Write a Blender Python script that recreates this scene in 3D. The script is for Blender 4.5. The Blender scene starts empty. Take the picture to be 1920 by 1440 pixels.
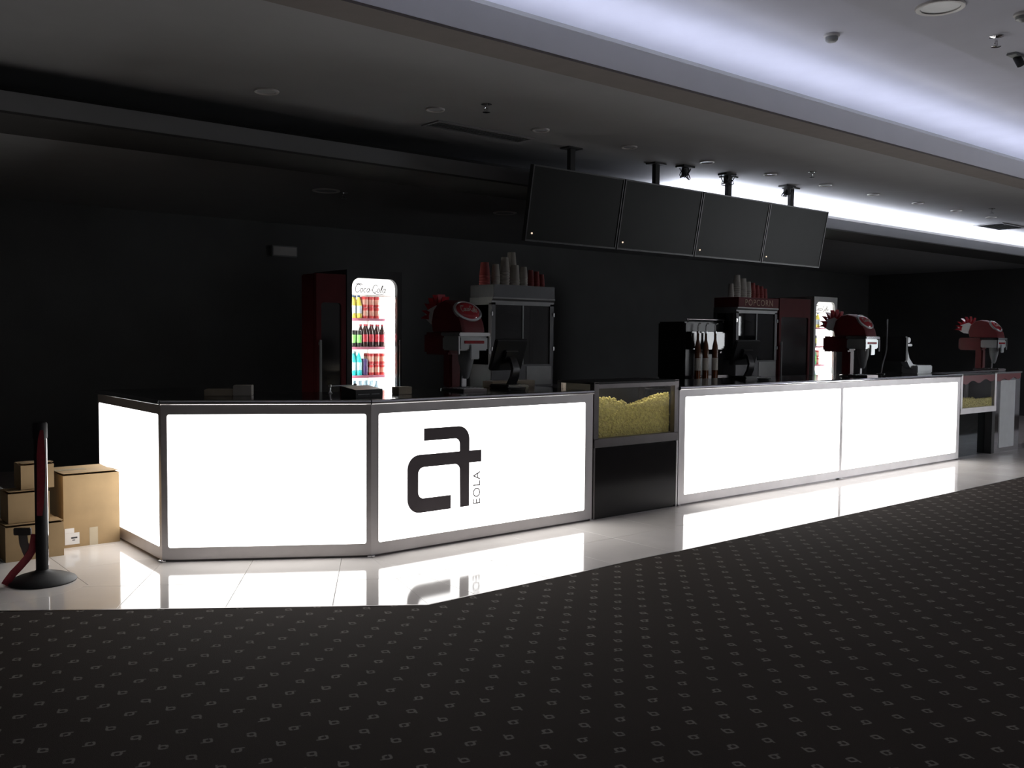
import bpy, bmesh, math, random
from mathutils import Vector, Matrix
random.seed(7)
PI = math.pi
S = bpy.context.scene
C = S.collection

# ------------------------------------------------------------------ camera, world, exposure
cam_d = bpy.data.cameras.new('camera')
cam = bpy.data.objects.new('camera', cam_d); C.objects.link(cam)
cam_d.sensor_width = 36.0; cam_d.lens = 36.0 * 1762.4 / 1920.0
cam_d.clip_start = 0.05; cam_d.clip_end = 100
YAW, PITCH, ROLL = 0.6922, 0.0513, 0.0078
fw = Vector((math.sin(YAW)*math.cos(PITCH), math.cos(YAW)*math.cos(PITCH), -math.sin(PITCH)))
rt0 = Vector((math.cos(YAW), -math.sin(YAW), 0)); up0 = rt0.cross(fw)
rt = rt0*math.cos(ROLL) + up0*math.sin(ROLL); up = up0*math.cos(ROLL) - rt0*math.sin(ROLL)
M = Matrix((rt, up, -fw)).transposed().to_4x4()
M.translation = Vector((-3.3946, -5.6218, 1.5516))
cam.matrix_world = M
S.camera = cam

world = bpy.data.worlds.new('world'); S.world = world; world.use_nodes = True
world.node_tree.nodes['Background'].inputs[0].default_value = (0.02, 0.021, 0.024, 1)
world.node_tree.nodes['Background'].inputs[1].default_value = 0.3
S.view_settings.view_transform = 'Standard'; S.view_settings.look = 'None'
S.view_settings.exposure = 0.0; S.view_settings.gamma = 1.0
S.view_settings.use_curve_mapping = False

PANEL_L = 4.0        # counter light boxes
COVE_NEAR = 8.0      # strip behind the near ceiling lip
COVE_FAR = 75.0      # strip behind the far ceiling lip
FRIDGE_L = 42.0       # strips inside the drinks fridges
DAY_L = 13.0          # daylight in the glazed entrance at the right end of the lobby

# ------------------------------------------------------------------ materials
def srgb(r, g, b):
    f = lambda v: (v/255/12.92) if v/255 <= 0.04045 else ((v/255+0.055)/1.055)**2.4
    return (f(r), f(g), f(b), 1)

def mat(name, col, rough=0.5, metal=0.0, var=0.12, scale=8.0, bump=0.0, spec=0.5, coat=0.0):
    m = bpy.data.materials.new(name); m.use_nodes = True
    nt = m.node_tree; b = nt.nodes['Principled BSDF']
    tc = nt.nodes.new('ShaderNodeTexCoord')
    nz = nt.nodes.new('ShaderNodeTexNoise'); nz.inputs['Scale'].default_value = scale; nz.inputs['Detail'].default_value = 4
    nt.links.new(tc.outputs['Object'], nz.inputs['Vector'])
    rp = nt.nodes.new('ShaderNodeValToRGB')
    lo = [max(0, c*(1-var)) for c in col[:3]] + [1]; hi = [min(1, c*(1+var)) for c in col[:3]] + [1]
    rp.color_ramp.elements[0].color = lo; rp.color_ramp.elements[1].color = hi
    rp.color_ramp.elements[0].position = 0.3; rp.color_ramp.elements[1].position = 0.7
    nt.links.new(nz.outputs['Fac'], rp.inputs['Fac'])
    nt.links.new(rp.outputs['Color'], b.inputs['Base Color'])
    b.inputs['Roughness'].default_value = rough; b.inputs['Metallic'].default_value = metal
    b.inputs['Specular IOR Level'].default_value = spec
    b.inputs['Coat Weight'].default_value = coat
    if bump:
        bp = nt.nodes.new('ShaderNodeBump'); bp.inputs['Strength'].default_value = bump; bp.inputs['Distance'].default_value = 0.01
        nt.links.new(nz.outputs['Fac'], bp.inputs['Height']); nt.links.new(bp.outputs['Normal'], b.inputs['Normal'])
    return m

def emit(name, col, strength):
    m = bpy.data.materials.new(name); m.use_nodes = True
    nt = m.node_tree; nt.nodes.clear()
    o = nt.nodes.new('ShaderNodeOutputMaterial'); e = nt.nodes.new('ShaderNodeEmission')
    e.inputs[0].default_value = col; e.inputs[1].default_value = strength
    nt.links.new(e.outputs[0], o.inputs[0]); return m

class N:
    """tiny shader maths helper"""
    nt = None
    def __init__(s, sock): s.s = sock
    @staticmethod
    def op(kind, *a):
        n = N.nt.nodes.new('ShaderNodeMath'); n.operation = kind
        for i, v in enumerate(a):
            if isinstance(v, N): N.nt.links.new(v.s, n.inputs[i])
            else: n.inputs[i].default_value = v
        return N(n.outputs[0])
    def __add__(s, o): return N.op('ADD', s, o)
    def __sub__(s, o): return N.op('SUBTRACT', s, o)
    def __rsub__(s, o): return N.op('SUBTRACT', o, s)
    def __mul__(s, o): return N.op('MULTIPLY', s, o)
    __rmul__ = __mul__
    __radd__ = __add__

def glass(name, tint=(1, 1, 1, 1), refl_rough=0.02):
    m = bpy.data.materials.new(name); m.use_nodes = True
    nt = m.node_tree; nt.nodes.clear()
    o = nt.nodes.new('ShaderNodeOutputMaterial'); mx = nt.nodes.new('ShaderNodeMixShader')
    t = nt.nodes.new('ShaderNodeBsdfTransparent'); t.inputs[0].default_value = tint
    g = nt.nodes.new('ShaderNodeBsdfGlossy'); g.inputs['Roughness'].default_value = refl_rough
    f = nt.nodes.new('ShaderNodeLayerWeight'); f.inputs[0].default_value = 0.5; N.nt = nt
    fac = N.op('POWER', N(f.outputs['Facing']), 5.0) * 0.9 + 0.04        # Schlick reflectance, same on both sides of a pane
    nt.links.new(fac.s, mx.inputs[0]); nt.links.new(t.outputs[0], mx.inputs[1]); nt.links.new(g.outputs[0], mx.inputs[2])
    nt.links.new(mx.outputs[0], o.inputs[0]); return m

def carpet_material():
    m = bpy.data.materials.new('woven_carpet'); m.use_nodes = True
    nt = m.node_tree; N.nt = nt; b = nt.nodes['Principled BSDF']
    tc = nt.nodes.new('ShaderNodeTexCoord'); sp = nt.nodes.new('ShaderNodeSeparateXYZ')
    nt.links.new(tc.outputs['Object'], sp.inputs[0])
    # a slight wobble so that the woven marks are not ruler straight
    wob = nt.nodes.new('ShaderNodeTexNoise'); wob.inputs['Scale'].default_value = 9; nt.links.new(tc.outputs['Object'], wob.inputs['Vector'])
    ws = nt.nodes.new('ShaderNodeSeparateColor'); nt.links.new(wob.outputs['Color'], ws.inputs[0])
    x = N(sp.outputs[0]) + 0.264 + (N(ws.outputs[0]) - 0.5) * 0.016
    y = N(sp.outputs[1]) + 2.639 + (N(ws.outputs[1]) - 0.5) * 0.016
    u = x * (1/0.0508); v = y * (1/0.0494)
    nn = N.op('ROUND', (u - v) * 0.25); mm = N.op('ROUND', (u * 3 + v) * 0.125)
    lx = x - (mm * 2 + nn) * 0.0508; ly = y - (mm * 2 - nn * 3) * 0.0494
    k = N.op('FLOORED_MODULO', mm + nn * 2, 4.0)
    ang = k * (PI/2) + 0.35
    c = N.op('COSINE', ang); s = N.op('SINE', ang)
    px = lx * c - ly * s; py = lx * s + ly * c
    ax = N.op('ABSOLUTE', px); ay = N.op('ABSOLUTE', py)
    rl = N.op('MAXIMUM', ax, ay) * 0.55 + N.op('SQRT', px * px + py * py) * 0.45
    ring = N.op('ABSOLUTE', rl - 0.0145) - 0.0056
    tail = N.op('MAXIMUM', N.op('ABSOLUTE', px - 0.018) - 0.011, N.op('ABSOLUTE', py - 0.0145) - 0.0042)
    gap = N.op('MAXIMUM', N.op('ABSOLUTE', px + 0.004) - 0.0015, N.op('ABSOLUTE', py + 0.0145) - 0.006)
    d = N.op('MINIMUM', N.op('MAXIMUM', ring, gap * -1), tail)
    fac = N.op('SMOOTH_MIN', N.op('MAXIMUM', d * -300 + 0.35, 0.0), 1.0, 0.1)
    fib = nt.nodes.new('ShaderNodeTexNoise'); fib.inputs['Scale'].default_value = 260; fib.inputs['Detail'].default_value = 3
    nt.links.new(tc.outputs['Object'], fib.inputs['Vector'])
    big = nt.nodes.new('ShaderNodeTexNoise'); big.inputs['Scale'].default_value = 0.9; big.inputs['Detail'].default_value = 3
    nt.links.new(tc.outputs['Object'], big.inputs['Vector'])
    mx = nt.nodes.new('ShaderNodeMix'); mx.data_type = 'RGBA'
    nt.links.new(fac.s, mx.inputs['Factor'])
    mx.inputs[6].default_value = CARPET; mx.inputs[7].default_value = CARPET_MARK
    fl = (N(fib.outputs['Fac']) * 0.9 + 0.55) * (N(big.outputs['Fac']) * 0.5 + 0.75)
    sc = nt.nodes.new('ShaderNodeMix'); sc.data_type = 'RGBA'; sc.blend_type = 'MULTIPLY'; sc.inputs['Factor'].default_value = 1
    nt.links.new(mx.outputs[2], sc.inputs[6])
    cc = nt.nodes.new('ShaderNodeCombineColor')
    for i in range(3): nt.links.new(fl.s, cc.inputs[i])
    nt.links.new(cc.outputs[0], sc.inputs[7])
    nt.links.new(sc.outputs[2], b.inputs['Base Color'])
    b.inputs['Roughness'].default_value = 0.95; b.inputs['Specular IOR Level'].default_value = 0.1
    bp = nt.nodes.new('ShaderNodeBump'); bp.inputs['Strength'].default_value = 0.5; bp.inputs['Distance'].default_value = 0.004
    nt.links.new(fib.outputs['Fac'], bp.inputs['Height']); nt.links.new(bp.outputs['Normal'], b.inputs['Normal'])
    return m

CARPET = (0.037, 0.0275, 0.0225, 1); CARPET_MARK = (0.215, 0.19, 0.172, 1)
M_carpet = carpet_material()
M_tile = mat('polished_tile', (0.76, 0.715, 0.68, 1), 0.07, var=0.05, scale=2.5)
M_grout = mat('grout', (0.42, 0.38, 0.36, 1), 0.9)
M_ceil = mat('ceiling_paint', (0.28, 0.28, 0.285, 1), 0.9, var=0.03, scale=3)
M_fascia = mat('fascia_white_paint', (0.86, 0.86, 0.88, 1), 0.8, var=0.02, scale=3)
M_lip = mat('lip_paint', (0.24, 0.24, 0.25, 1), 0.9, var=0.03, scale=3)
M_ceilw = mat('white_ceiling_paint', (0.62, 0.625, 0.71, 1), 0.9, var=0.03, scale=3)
M_shaded_soffit = mat('soffit_shade_colour', (0.17, 0.15, 0.14, 1), 0.9, var=0.05)  # darker colour stands in for the shade under the near lip
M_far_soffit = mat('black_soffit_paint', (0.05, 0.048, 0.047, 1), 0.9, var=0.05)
M_wall = mat('dark_wall_paint', (0.11, 0.112, 0.112, 1), 0.8, var=0.1, scale=1.5)
M_lobby = mat('lobby_wall_paint', (0.60, 0.595, 0.59, 1), 0.85, var=0.08, scale=1.5)
M_steel = mat('brushed_steel', (0.62, 0.59, 0.59, 1), 0.42, 0.75, var=0.06, scale=5)
M_chrome = mat('chrome', (0.82, 0.82, 0.84, 1), 0.08, 1.0, var=0.02)
M_dsteel = mat('dark_steel', (0.22, 0.20, 0.20, 1), 0.3, 0.9, var=0.08)
M_granite = mat('black_granite', (0.022, 0.021, 0.022, 1), 0.12, var=0.5, scale=60)
M_black = mat('black_plastic', (0.014, 0.014, 0.015, 1), 0.35, var=0.1)
M_blackmat = mat('matt_black', (0.02, 0.02, 0.021, 1), 0.6, var=0.15)
M_blackgloss = mat('black_lacquer', (0.012, 0.011, 0.012, 1), 0.15, var=0.2)
M_screen = mat('display_glass', (0.010, 0.011, 0.009, 1), 0.38, var=0.05, spec=0.12)
M_mach = mat('dull_dark_steel', (0.10, 0.10, 0.105, 1), 0.5, 0.4, var=0.08)
M_machl = mat('dull_steel', (0.20, 0.20, 0.20, 1), 0.45, 0.5, var=0.08)
M_panel = emit('light_box_face', (1.0, 0.985, 0.97, 1), PANEL_L)
M_logo = mat('logo_vinyl', (0.10, 0.082, 0.09, 1), 0.45, var=0.08)  # black vinyl greyed, glare around the lit panel put into its colour
M_logotext = mat('logo_text_vinyl', (0.30, 0.29, 0.30, 1), 0.5, var=0.05)
M_cove1 = emit('near_cove_lamp', (0.82, 0.86, 1.0, 1), COVE_NEAR)
M_cove2 = emit('far_cove_lamp', (0.84, 0.88, 1.0, 1), COVE_FAR)
M_popcorn_fill = emit('popcorn_fill_lamp', (1.0, 0.90, 0.72, 1), 14.0)  # added fill light that brightens the popcorn
M_day = emit('daylit_pane', (0.93, 0.96, 1.0, 1), DAY_L)
M_fridgelamp = emit('fridge_lamp', (1.0, 0.99, 0.96, 1), FRIDGE_L)
M_fridge_side_fill = emit('fridge_side_fill', (1.0, 0.99, 0.96, 1), 4.0)  # added glow for the right inner wall of the fridges
M_header = emit('fridge_header_face', (1.0, 0.985, 0.96, 1), 1.8)
M_fridgein = mat('fridge_lining', (0.88, 0.88, 0.86, 1), 0.5, var=0.03)
M_frblack = mat('fridge_black', (0.025, 0.025, 0.026, 1), 0.35, var=0.1)
M_frgrey = mat('fridge_grey', (0.35, 0.35, 0.34, 1), 0.35, 0.3, var=0.06)
M_frred = mat('fridge_red', (0.10, 0.012, 0.014, 1), 0.6, var=0.1, spec=0.2)
M_glass = glass('clear_glass')
M_dglass = glass('smoked_glass', (0.22, 0.23, 0.24, 1))
M_card = mat('cardboard', (0.36, 0.245, 0.125, 1), 0.85, var=0.10, scale=6)
M_cardd = mat('cardboard_inside', (0.30, 0.21, 0.12, 1), 0.9, var=0.12)
M_tape = mat('packing_tape', (0.50, 0.42, 0.30, 1), 0.25, var=0.06)
M_paper = mat('white_paper', (0.72, 0.70, 0.68, 1), 0.7, var=0.05)
M_ink = mat('black_ink', (0.05, 0.05, 0.055, 1), 0.7, var=0.05)
M_redbelt = mat('red_webbing', (0.22, 0.012, 0.022, 1), 0.6, var=0.15, scale=60)
M_postblack = mat('black_post_paint', (0.016, 0.015, 0.016, 1), 0.6, var=0.1, spec=0.25)
M_rubber = mat('black_rubber', (0.022, 0.022, 0.023, 1), 0.55, var=0.1)
M_popcorn = mat('popcorn', (0.88, 0.76, 0.30, 1), 0.75, var=0.22, scale=40, bump=0.3)
M_red = mat('dispenser_red', (0.14, 0.010, 0.013, 1), 0.35, var=0.1)
M_redb = mat('dispenser_lens_red', (0.38, 0.018, 0.028, 1), 0.12, var=0.15, scale=20)
M_white = mat('white_plastic', (0.62, 0.60, 0.59, 1), 0.4, var=0.05)
M_greyp = mat('grey_plastic', (0.28, 0.29, 0.29, 1), 0.4, var=0.06)
M_silver = mat('silver_plastic', (0.50, 0.52, 0.52, 1), 0.3, 0.6, var=0.05)
M_cupw = mat('cup_paper_white', (0.50, 0.47, 0.42, 1), 0.7, var=0.1)
M_cupr = mat('cup_paper_red', (0.30, 0.05, 0.045, 1), 0.6, var=0.2, scale=14)
M_amber = mat('amber_syrup', (0.12, 0.035, 0.01, 1), 0.12, var=0.2)
M_tan = mat('tan_carton', (0.42, 0.36, 0.27, 1), 0.8, var=0.06)
M_led_w = emit('standby_light', (1.0, 0.75, 0.55, 1), 1.2)
M_lens = mat('lamp_lens', (0.55, 0.56, 0.58, 1), 0.25, var=0.04)
M_strip = mat('price_strip_pink', (0.50, 0.16, 0.24, 1), 0.5, var=0.08, scale=18)
M_redwave = mat('red_print', (0.20, 0.012, 0.02, 1), 0.35, var=0.1)
M_greenwall = mat('cabinet_side_white', (0.40, 0.42, 0.41, 1), 0.6, var=0.05)

# ------------------------------------------------------------------ mesh helpers
class MB:
    def __init__(s): s.v = []; s.f = []; s.mi = []; s.cur = 0
    def add(s, vs, fs, xf=None):
        o = len(s.v)
        for p in vs:
            p = Vector(p); s.v.append(xf @ p if xf else p)
        for f in fs: s.f.append([o+i for i in f]); s.mi.append(s.cur)
        return s
    def box(s, x0, x1, y0, y1, z0, z1, xf=None):
        return s.add([(x0,y0,z0),(x1,y0,z0),(x1,y1,z0),(x0,y1,z0),(x0,y0,z1),(x1,y0,z1),(x1,y1,z1),(x0,y1,z1)],
                     [(0,3,2,1),(4,5,6,7),(0,1,5,4),(1,2,6,5),(2,3,7,6),(3,0,4,7)], xf)
    def bbox(s, x0, x1, y0, y1, z0, z1, b=0.005, xf=None):
        """box with chamfered edges"""
        b = min(b, (x1-x0)*.49, (y1-y0)*.49, (z1-z0)*.49)
        bm = bmesh.new(); bmesh.ops.create_cube(bm, size=1)
        for v in bm.verts: v.co = Vector(((x0+x1)/2+v.co.x*(x1-x0), (y0+y1)/2+v.co.y*(y1-y0), (z0+z1)/2+v.co.z*(z1-z0)))
        bmesh.ops.bevel(bm, geom=bm.edges[:], offset=b, segments=2, affect='EDGES')
        bm.verts.index_update()
        s.add([v.co.copy() for v in bm.verts], [[v.index for v in f.verts] for f in bm.faces], xf); bm.free(); return s
    def lathe(s, prof, n=24, xf=None, cap=True):
        vs = []; fs = []
        for r, z in prof:
            for i in range(n):
                a = 2*PI*i/n; vs.append((r*math.cos(a), r*math.sin(a), z))
        for j in range(len(prof)-1):
            for i in range(n):
                k = (i+1) % n; fs.append((j*n+i, j*n+k, (j+1)*n+k, (j+1)*n+i))
        if cap:
            fs.append(tuple(range(n-1, -1, -1))); m = (len(prof)-1)*n; fs.append(tuple(range(m, m+n)))
        return s.add(vs, fs, xf)
    def cyl(s, p0, p1, r, n=14, r1=None):
        p0 = Vector(p0); p1 = Vector(p1); d = p1-p0
        q = d.to_track_quat('Z', 'Y').to_matrix().to_4x4(); q.translation = p0
        return s.lathe([(r, 0), (r if r1 is None else r1, d.length)], n, q)
    def tube(s, pts, r, n=8):
        pts = [Vector(p) for p in pts]; vs = []; fs = []
        up = Vector((0.13, 0.29, 0.95)).normalized()
        for i, p in enumerate(pts):
            d = (pts[min(i+1, len(pts)-1)]-pts[max(i-1, 0)]).normalized()
            a = d.cross(up)
            if a.length < 1e-4: a = d.cross(Vector((1, 0, 0)))
            a.normalize(); b = d.cross(a)
            for k in range(n):
                t = 2*PI*k/n; vs.append(p+a*(r*math.cos(t))+b*(r*math.sin(t)))
        for i in range(len(pts)-1):
            for k in range(n):
                l = (k+1) % n; fs.append((i*n+k, i*n+l, (i+1)*n+l, (i+1)*n+k))
        fs.append(tuple(range(n-1, -1, -1))); m = (len(pts)-1)*n; fs.append(tuple(range(m, m+n)))
        return s.add(vs, fs)
    def prism(s, poly, h0, h1, plane='xy', xf=None):
        """extrude a 2D polygon; plane names the polygon axes, the third axis runs h0..h1"""
        n = len(poly)
        def P(a, b, h): return {'xy': (a, b, h), 'xz': (a, h, b), 'yz': (h, a, b)}[plane]
        vs = [P(a, b, h0) for a, b in poly] + [P(a, b, h1) for a, b in poly]
        fs = [tuple(range(n-1, -1, -1)), tuple(range(n, 2*n))]
        for i in range(n):
            k = (i+1) % n; fs.append((i, k, n+k, n+i))
        return s.add(vs, fs, xf)
    def build(s, name, m, parent=None, smooth=False, ang=40, bevel=0):
        me = bpy.data.meshes.new(name); me.from_pydata([tuple(v) for v in s.v], [], s.f)
        for x in (m if isinstance(m, (list, tuple)) else [m]): me.materials.append(x)
        if isinstance(m, (list, tuple)):
            for p, i in zip(me.polygons, s.mi): p.material_index = i
        bm = bmesh.new(); bm.from_mesh(me); bmesh.ops.recalc_face_normals(bm, faces=bm.faces[:]); bm.to_mesh(me); bm.free()
        if smooth: smooth_mesh(me, ang)
        o = bpy.data.objects.new(name, me); C.objects.link(o)
        if parent: o.parent = parent
        return o

def smooth_mesh(me, ang=40):
    me.polygons.foreach_set('use_smooth', [True]*len(me.polygons))
    bm = bmesh.new(); bm.from_mesh(me); lim = math.radians(ang)
    for e in bm.edges:
        if len(e.link_faces) == 2 and e.calc_face_angle(0) > lim: e.smooth = False
    bm.to_mesh(me); bm.free()

def tag(o, label=None, cat=None, group=None, kind=None):
    if label: o['label'] = label
    if cat: o['category'] = cat
    if group: o['group'] = group
    if kind: o['kind'] = kind
    return o
def thing(name, label, cat, loc=(0, 0, 0), rz=0, group=None):
    o = bpy.data.objects.new(name, None); C.objects.link(o)
    o.location = loc; o.rotation_euler = (0, 0, rz); o.empty_display_size = 0.1
    return tag(o, label, cat, group)
def struct(name, mb, m, label=None, **k):
    o = mb.build(name, m, **k); o['kind'] = 'structure'
    if label: o['label'] = label
    return o
def clone(o, loc=None, rz=None, label=None):
    c = o.copy(); C.objects.link(c)
    if loc: c.location = loc
    if rz is not None: c.rotation_euler = (0, 0, rz)
    if label: c['label'] = label
    for ch in list(o.children):
        d = ch.copy(); C.objects.link(d); d.parent = c
        for g in list(ch.children):
            e = g.copy(); C.objects.link(e); e.parent = d
    return c
ORD = ['first', 'second', 'third', 'fourth', 'fifth', 'sixth', 'seventh', 'eighth', 'ninth', 'tenth', 'eleventh', 'twelfth', 'thirteenth', 'fourteenth']
def rrect(x0, x1, z0, z1, r, n=5):
    """rounded rectangle, counter-clockwise, with the outer corner each arc point belongs to"""
    out = []
    for cx, cz, a0, ox, oz in ((x1-r, z0+r, -PI/2, 1, 0), (x1-r, z1-r, 0, 1, 1), (x0+r, z1-r, PI/2, 0, 1), (x0+r, z0+r, PI, 0, 0)):
        for i in range(n+1):
            a = a0 + PI/2*i/n; out.append((cx+r*math.cos(a), cz+r*math.sin(a), ox, oz))
    return out
def frame_plate(mb, X0, X1, Z0, Z1, x0, x1, z0, z1, r, y0, y1, xf=None):
    """flat plate X0..X1,Z0..Z1 with a rounded opening; front at y0, back at y1"""
    L = rrect(x0, x1, z0, z1, r); n = len(L)
    inn = [(a, b) for a, b, _, _ in L]; outr = [((X1 if ox else X0), (Z1 if oz else Z0)) for _, _, ox, oz in L]
    vs = [(a, y0, b) for a, b in inn] + [(a, y0, b) for a, b in outr] + [(a, y1, b) for a, b in inn] + [(a, y1, b) for a, b in outr]
    fs = []
    for i in range(n):
        k = (i+1) % n
        same = outr[i] == outr[k]
        fs.append((i, k, n+i) if same else (i, k, n+k, n+i))
        fs.append((2*n+k, 2*n+i, 3*n+i) if same else (2*n+k, 2*n+i, 3*n+i, 3*n+k))
        fs.append((i, 2*n+i, 2*n+k, k))
        if not same: fs.append((n+i, n+k, 3*n+k, 3*n+i))
    return mb.add(vs, fs, xf)
def text_mesh(name, body, size, m, parent, xf, extrude=0.002, align='CENTER', shear=0.0, spacing=1.0):
    cu = bpy.data.curves.new(name, 'FONT'); cu.body = body; cu.size = size; cu.extrude = extrude
    cu.align_x = align; cu.shear = shear; cu.space_character = spacing; cu.resolution_u = 3
    t = bpy.data.objects.new(name, cu); C.objects.link(t)
    bpy.context.view_layer.update()
    me = bpy.data.meshes.new_from_object(t.evaluated_get(bpy.context.evaluated_depsgraph_get()))
    bpy.data.objects.remove(t); bpy.data.curves.remove(cu)
    me.transform(xf); me.materials.clear(); me.materials.append(m)
    o = bpy.data.objects.new(name, me); C.objects.link(o); o.parent = parent
    return o

# ------------------------------------------------------------------ the setting
# world axes: X runs along the long counter front (to the right), Y towards the back bar, Z up
A = Vector((-1.19, 0.741, 0)); B = Vector((0, 0, 0)); LEND = Vector((-1.19, 2.15, 0))
dAB = (B-A).normalized(); nAB = Vector((-dAB.y*-1*-1, 0, 0))
nAB = Vector((dAB.y, -dAB.x, 0))            # outward (towards the lobby)
XL, XR, YF, YB = -8.0, 17.0, -8.5, 6.0
CE = [(-7.9, -1.215+0.704*(7.9-0.36)), (-0.36, -1.215), (XR, -1.165)]   # edge between tile and carpet

floor = struct('floor', MB().box(XL, XR, YF, YB, -0.12, -0.010), M_grout, 'tiled floor with pale polished square tiles round the counter')
cp = [(XL+.0, CE[0][1]), CE[1], CE[2], (XR, YF), (XL, YF)]
carpet = struct('floor_carpet', MB().prism(cp, -0.009, 0.004), M_carpet, 'dark brown carpet with rows of small pale woven marks')
edge = MB()
for (a, b) in ((CE[0], CE[1]), (CE[1], CE[2])):
    a = Vector((*a, 0)); b = Vector((*b, 0)); d = (b-a).normalized(); q = Vector((-d.y, d.x, 0))*0.006
    edge.prism([(p.x, p.y) for p in (a-q, b-q, b+q, a+q)], -0.009, 0.005)
struct('trim_1', edge, M_dsteel, 'thin dark metal strip between tile and carpet')

def clip(poly, p, n):
    """keep the side of the line through p where dot(n, q-p) >= 0"""
    out = []
    for i in range(len(poly)):
        a = poly[i]; b = poly[(i+1) % len(poly)]
        da = (a[0]-p[0])*n[0]+(a[1]-p[1])*n[1]; db = (b[0]-p[0])*n[0]+(b[1]-p[1])*n[1]
        if da >= 0: out.append(a)
        if (da >= 0) != (db >= 0):
            t = da/(da-db); out.append((a[0]+(b[0]-a[0])*t, a[1]+(b[1]-a[1])*t))
    return out
mB = Vector((-0.528, -1.849, 0)).normalized(); mA = Vector((-1.528, -0.849, 0)).normalized()
perp = lambda d: (-d.y, d.x)
e1 = Vector((CE[1][0]-CE[0][0], CE[1][1]-CE[0][1], 0)).normalized()
TS = 0.6; J = 0.0010
tile_cache = {}
def lay(origin, ang, i0, i1, j0, j1, clips):
    c, s = math.cos(ang), math.sin(ang)
    for i in range(i0, i1):
        for j in range(j0, j1):
            q = [((i)*TS+J, j*TS+J), ((i+1)*TS-J, j*TS+J), ((i+1)*TS-J, (j+1)*TS-J), (i*TS+J, (j+1)*TS-J)]
            w = [(origin[0]+a*c-b*s, origin[1]+a*s+b*c) for a, b in q]
            full = len(w)
            for p, n in clips:
                w = clip(w, p, n)
                if len(w) < 3: break
            if len(w) < 3: continue
            area = abs(sum(w[k][0]*w[(k+1) % len(w)][1]-w[(k+1) % len(w)][0]*w[k][1] for k in range(len(w))))/2
            if area < 0.002: continue
            cx = sum(a for a, b in w)/len(w); cy = sum(b for a, b in w)/len(w)
            mb = MB(); n = len(w); sh = [(cx+(a-cx)*0.996, cy+(b-cy)*0.996) for a, b in w]
            mb.add([(a, b, -0.0102) for a, b in w]+[(a, b, -0.0012) for a, b in w]+[(a, b, 0) for a, b in sh],
                   [tuple(range(n-1, -1, -1)), tuple(range(2*n, 3*n))] +
                   [(k, (k+1) % n, n+(k+1) % n, n+k) for k in range(n)] + [(n+k, n+(k+1) % n, 2*n+(k+1) % n, 2*n+k) for k in range(n)])
            mb.build('tile', M_tile, floor)
nB = perp(mB); nA = perp(mA)
e2 = Vector((CE[2][0]-CE[1][0], CE[2][1]-CE[1][1], 0)).normalized()
sgn = lambda n, side: n if side > 0 else (-n[0], -n[1])
# right-hand run, corner run, left-hand run (each laid square to its own counter face)
lay((0, 0), 0, -2, 28, -3, 1, [((0, 0), sgn(nB, 1) if nB[0] > 0 else sgn(nB, -1)), (CE[1], perp(e2)), ((0, 0.3), (0, -1)), ((XR, 0), (-1, 0))])
angAB = math.atan2(dAB.y, dAB.x)
lay((A.x, A.y), angAB, -3, 5, -4, 1, [((0, 0), sgn(nB, -1) if nB[0] > 0 else sgn(nB, 1)), ((A.x, A.y), sgn(nA, 1) if nA[0] > 0 else sgn(nA, -1)), (CE[1], perp(e1)), ((A.x+nAB.x*-0.3, A.y+nAB.y*-0.3), (nAB.x, nAB.y))])
lay((-1.19-0.56, 0.3), 0, -11, 2, -3, 8, [((A.x, A.y), sgn(nA, -1) if nA[0] > 0 else sgn(nA, 1)), (CE[1], perp(e1)), ((-0.9, 0), (-1, 0)), ((XL, 0), (1, 0)), ((0, 4.2), (0, -1))])

# walls
struct('wall_back', MB().box(XL-.2, XR+.2, YB, YB+.2, -.1, 4.0), M_wall, 'dark wall behind the snack bar')
struct('wall_left', MB().box(XL-.2, XL, YF, YB, -.1, 4.0), M_wall)
struct('wall_right', MB().box(XR, XR+.2, YF, -1.2, -.1, 4.0), M_lobby, 'pale end wall of the lobby')
struct('wall_right_bar', MB().box(XR, XR+.2, -1.2, YB, -.1, 4.0), M_wall, 'dark end wall of the snack bar')
struct('wall_front', MB().box(XL-.2, XR+.2, YF-.2, YF, -.1, 4.0), M_lobby)

# ceilings: near lobby ceiling, raised cove, grey ceiling over the counter, low ceiling over the back bar
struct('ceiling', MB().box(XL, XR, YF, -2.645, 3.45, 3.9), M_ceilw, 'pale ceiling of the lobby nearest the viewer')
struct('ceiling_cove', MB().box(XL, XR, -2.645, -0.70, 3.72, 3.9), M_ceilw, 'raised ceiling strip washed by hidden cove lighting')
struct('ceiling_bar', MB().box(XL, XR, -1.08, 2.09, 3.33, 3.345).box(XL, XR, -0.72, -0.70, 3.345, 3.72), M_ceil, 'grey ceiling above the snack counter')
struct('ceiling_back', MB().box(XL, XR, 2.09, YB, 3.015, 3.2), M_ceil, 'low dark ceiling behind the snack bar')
struct('trim_2', MB().box(XL, XR, -1.342, -1.312, 3.25, 3.42).box(XL, XR, -1.312, -1.08, 3.27, 3.31), M_fascia, 'pale lip in front of the near cove light')
struct('trim_3', MB().box(XL, XR, -1.340, -1.08, 3.235, 3.252).box(XL, XR, -1.10, -1.08, 3.252, 3.33), M_shaded_soffit, 'underside of the near cove lip, coloured darker for its shade')
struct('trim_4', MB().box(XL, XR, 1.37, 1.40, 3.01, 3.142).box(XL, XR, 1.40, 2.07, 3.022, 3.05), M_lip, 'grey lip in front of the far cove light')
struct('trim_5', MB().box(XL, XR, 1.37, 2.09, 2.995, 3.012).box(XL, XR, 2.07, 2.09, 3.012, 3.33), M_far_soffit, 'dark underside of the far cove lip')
o = MB().box(-6, XR-.3, -1.18, -1.12, 3.312, 3.372).build('cove_light_strip', M_cove1)
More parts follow.
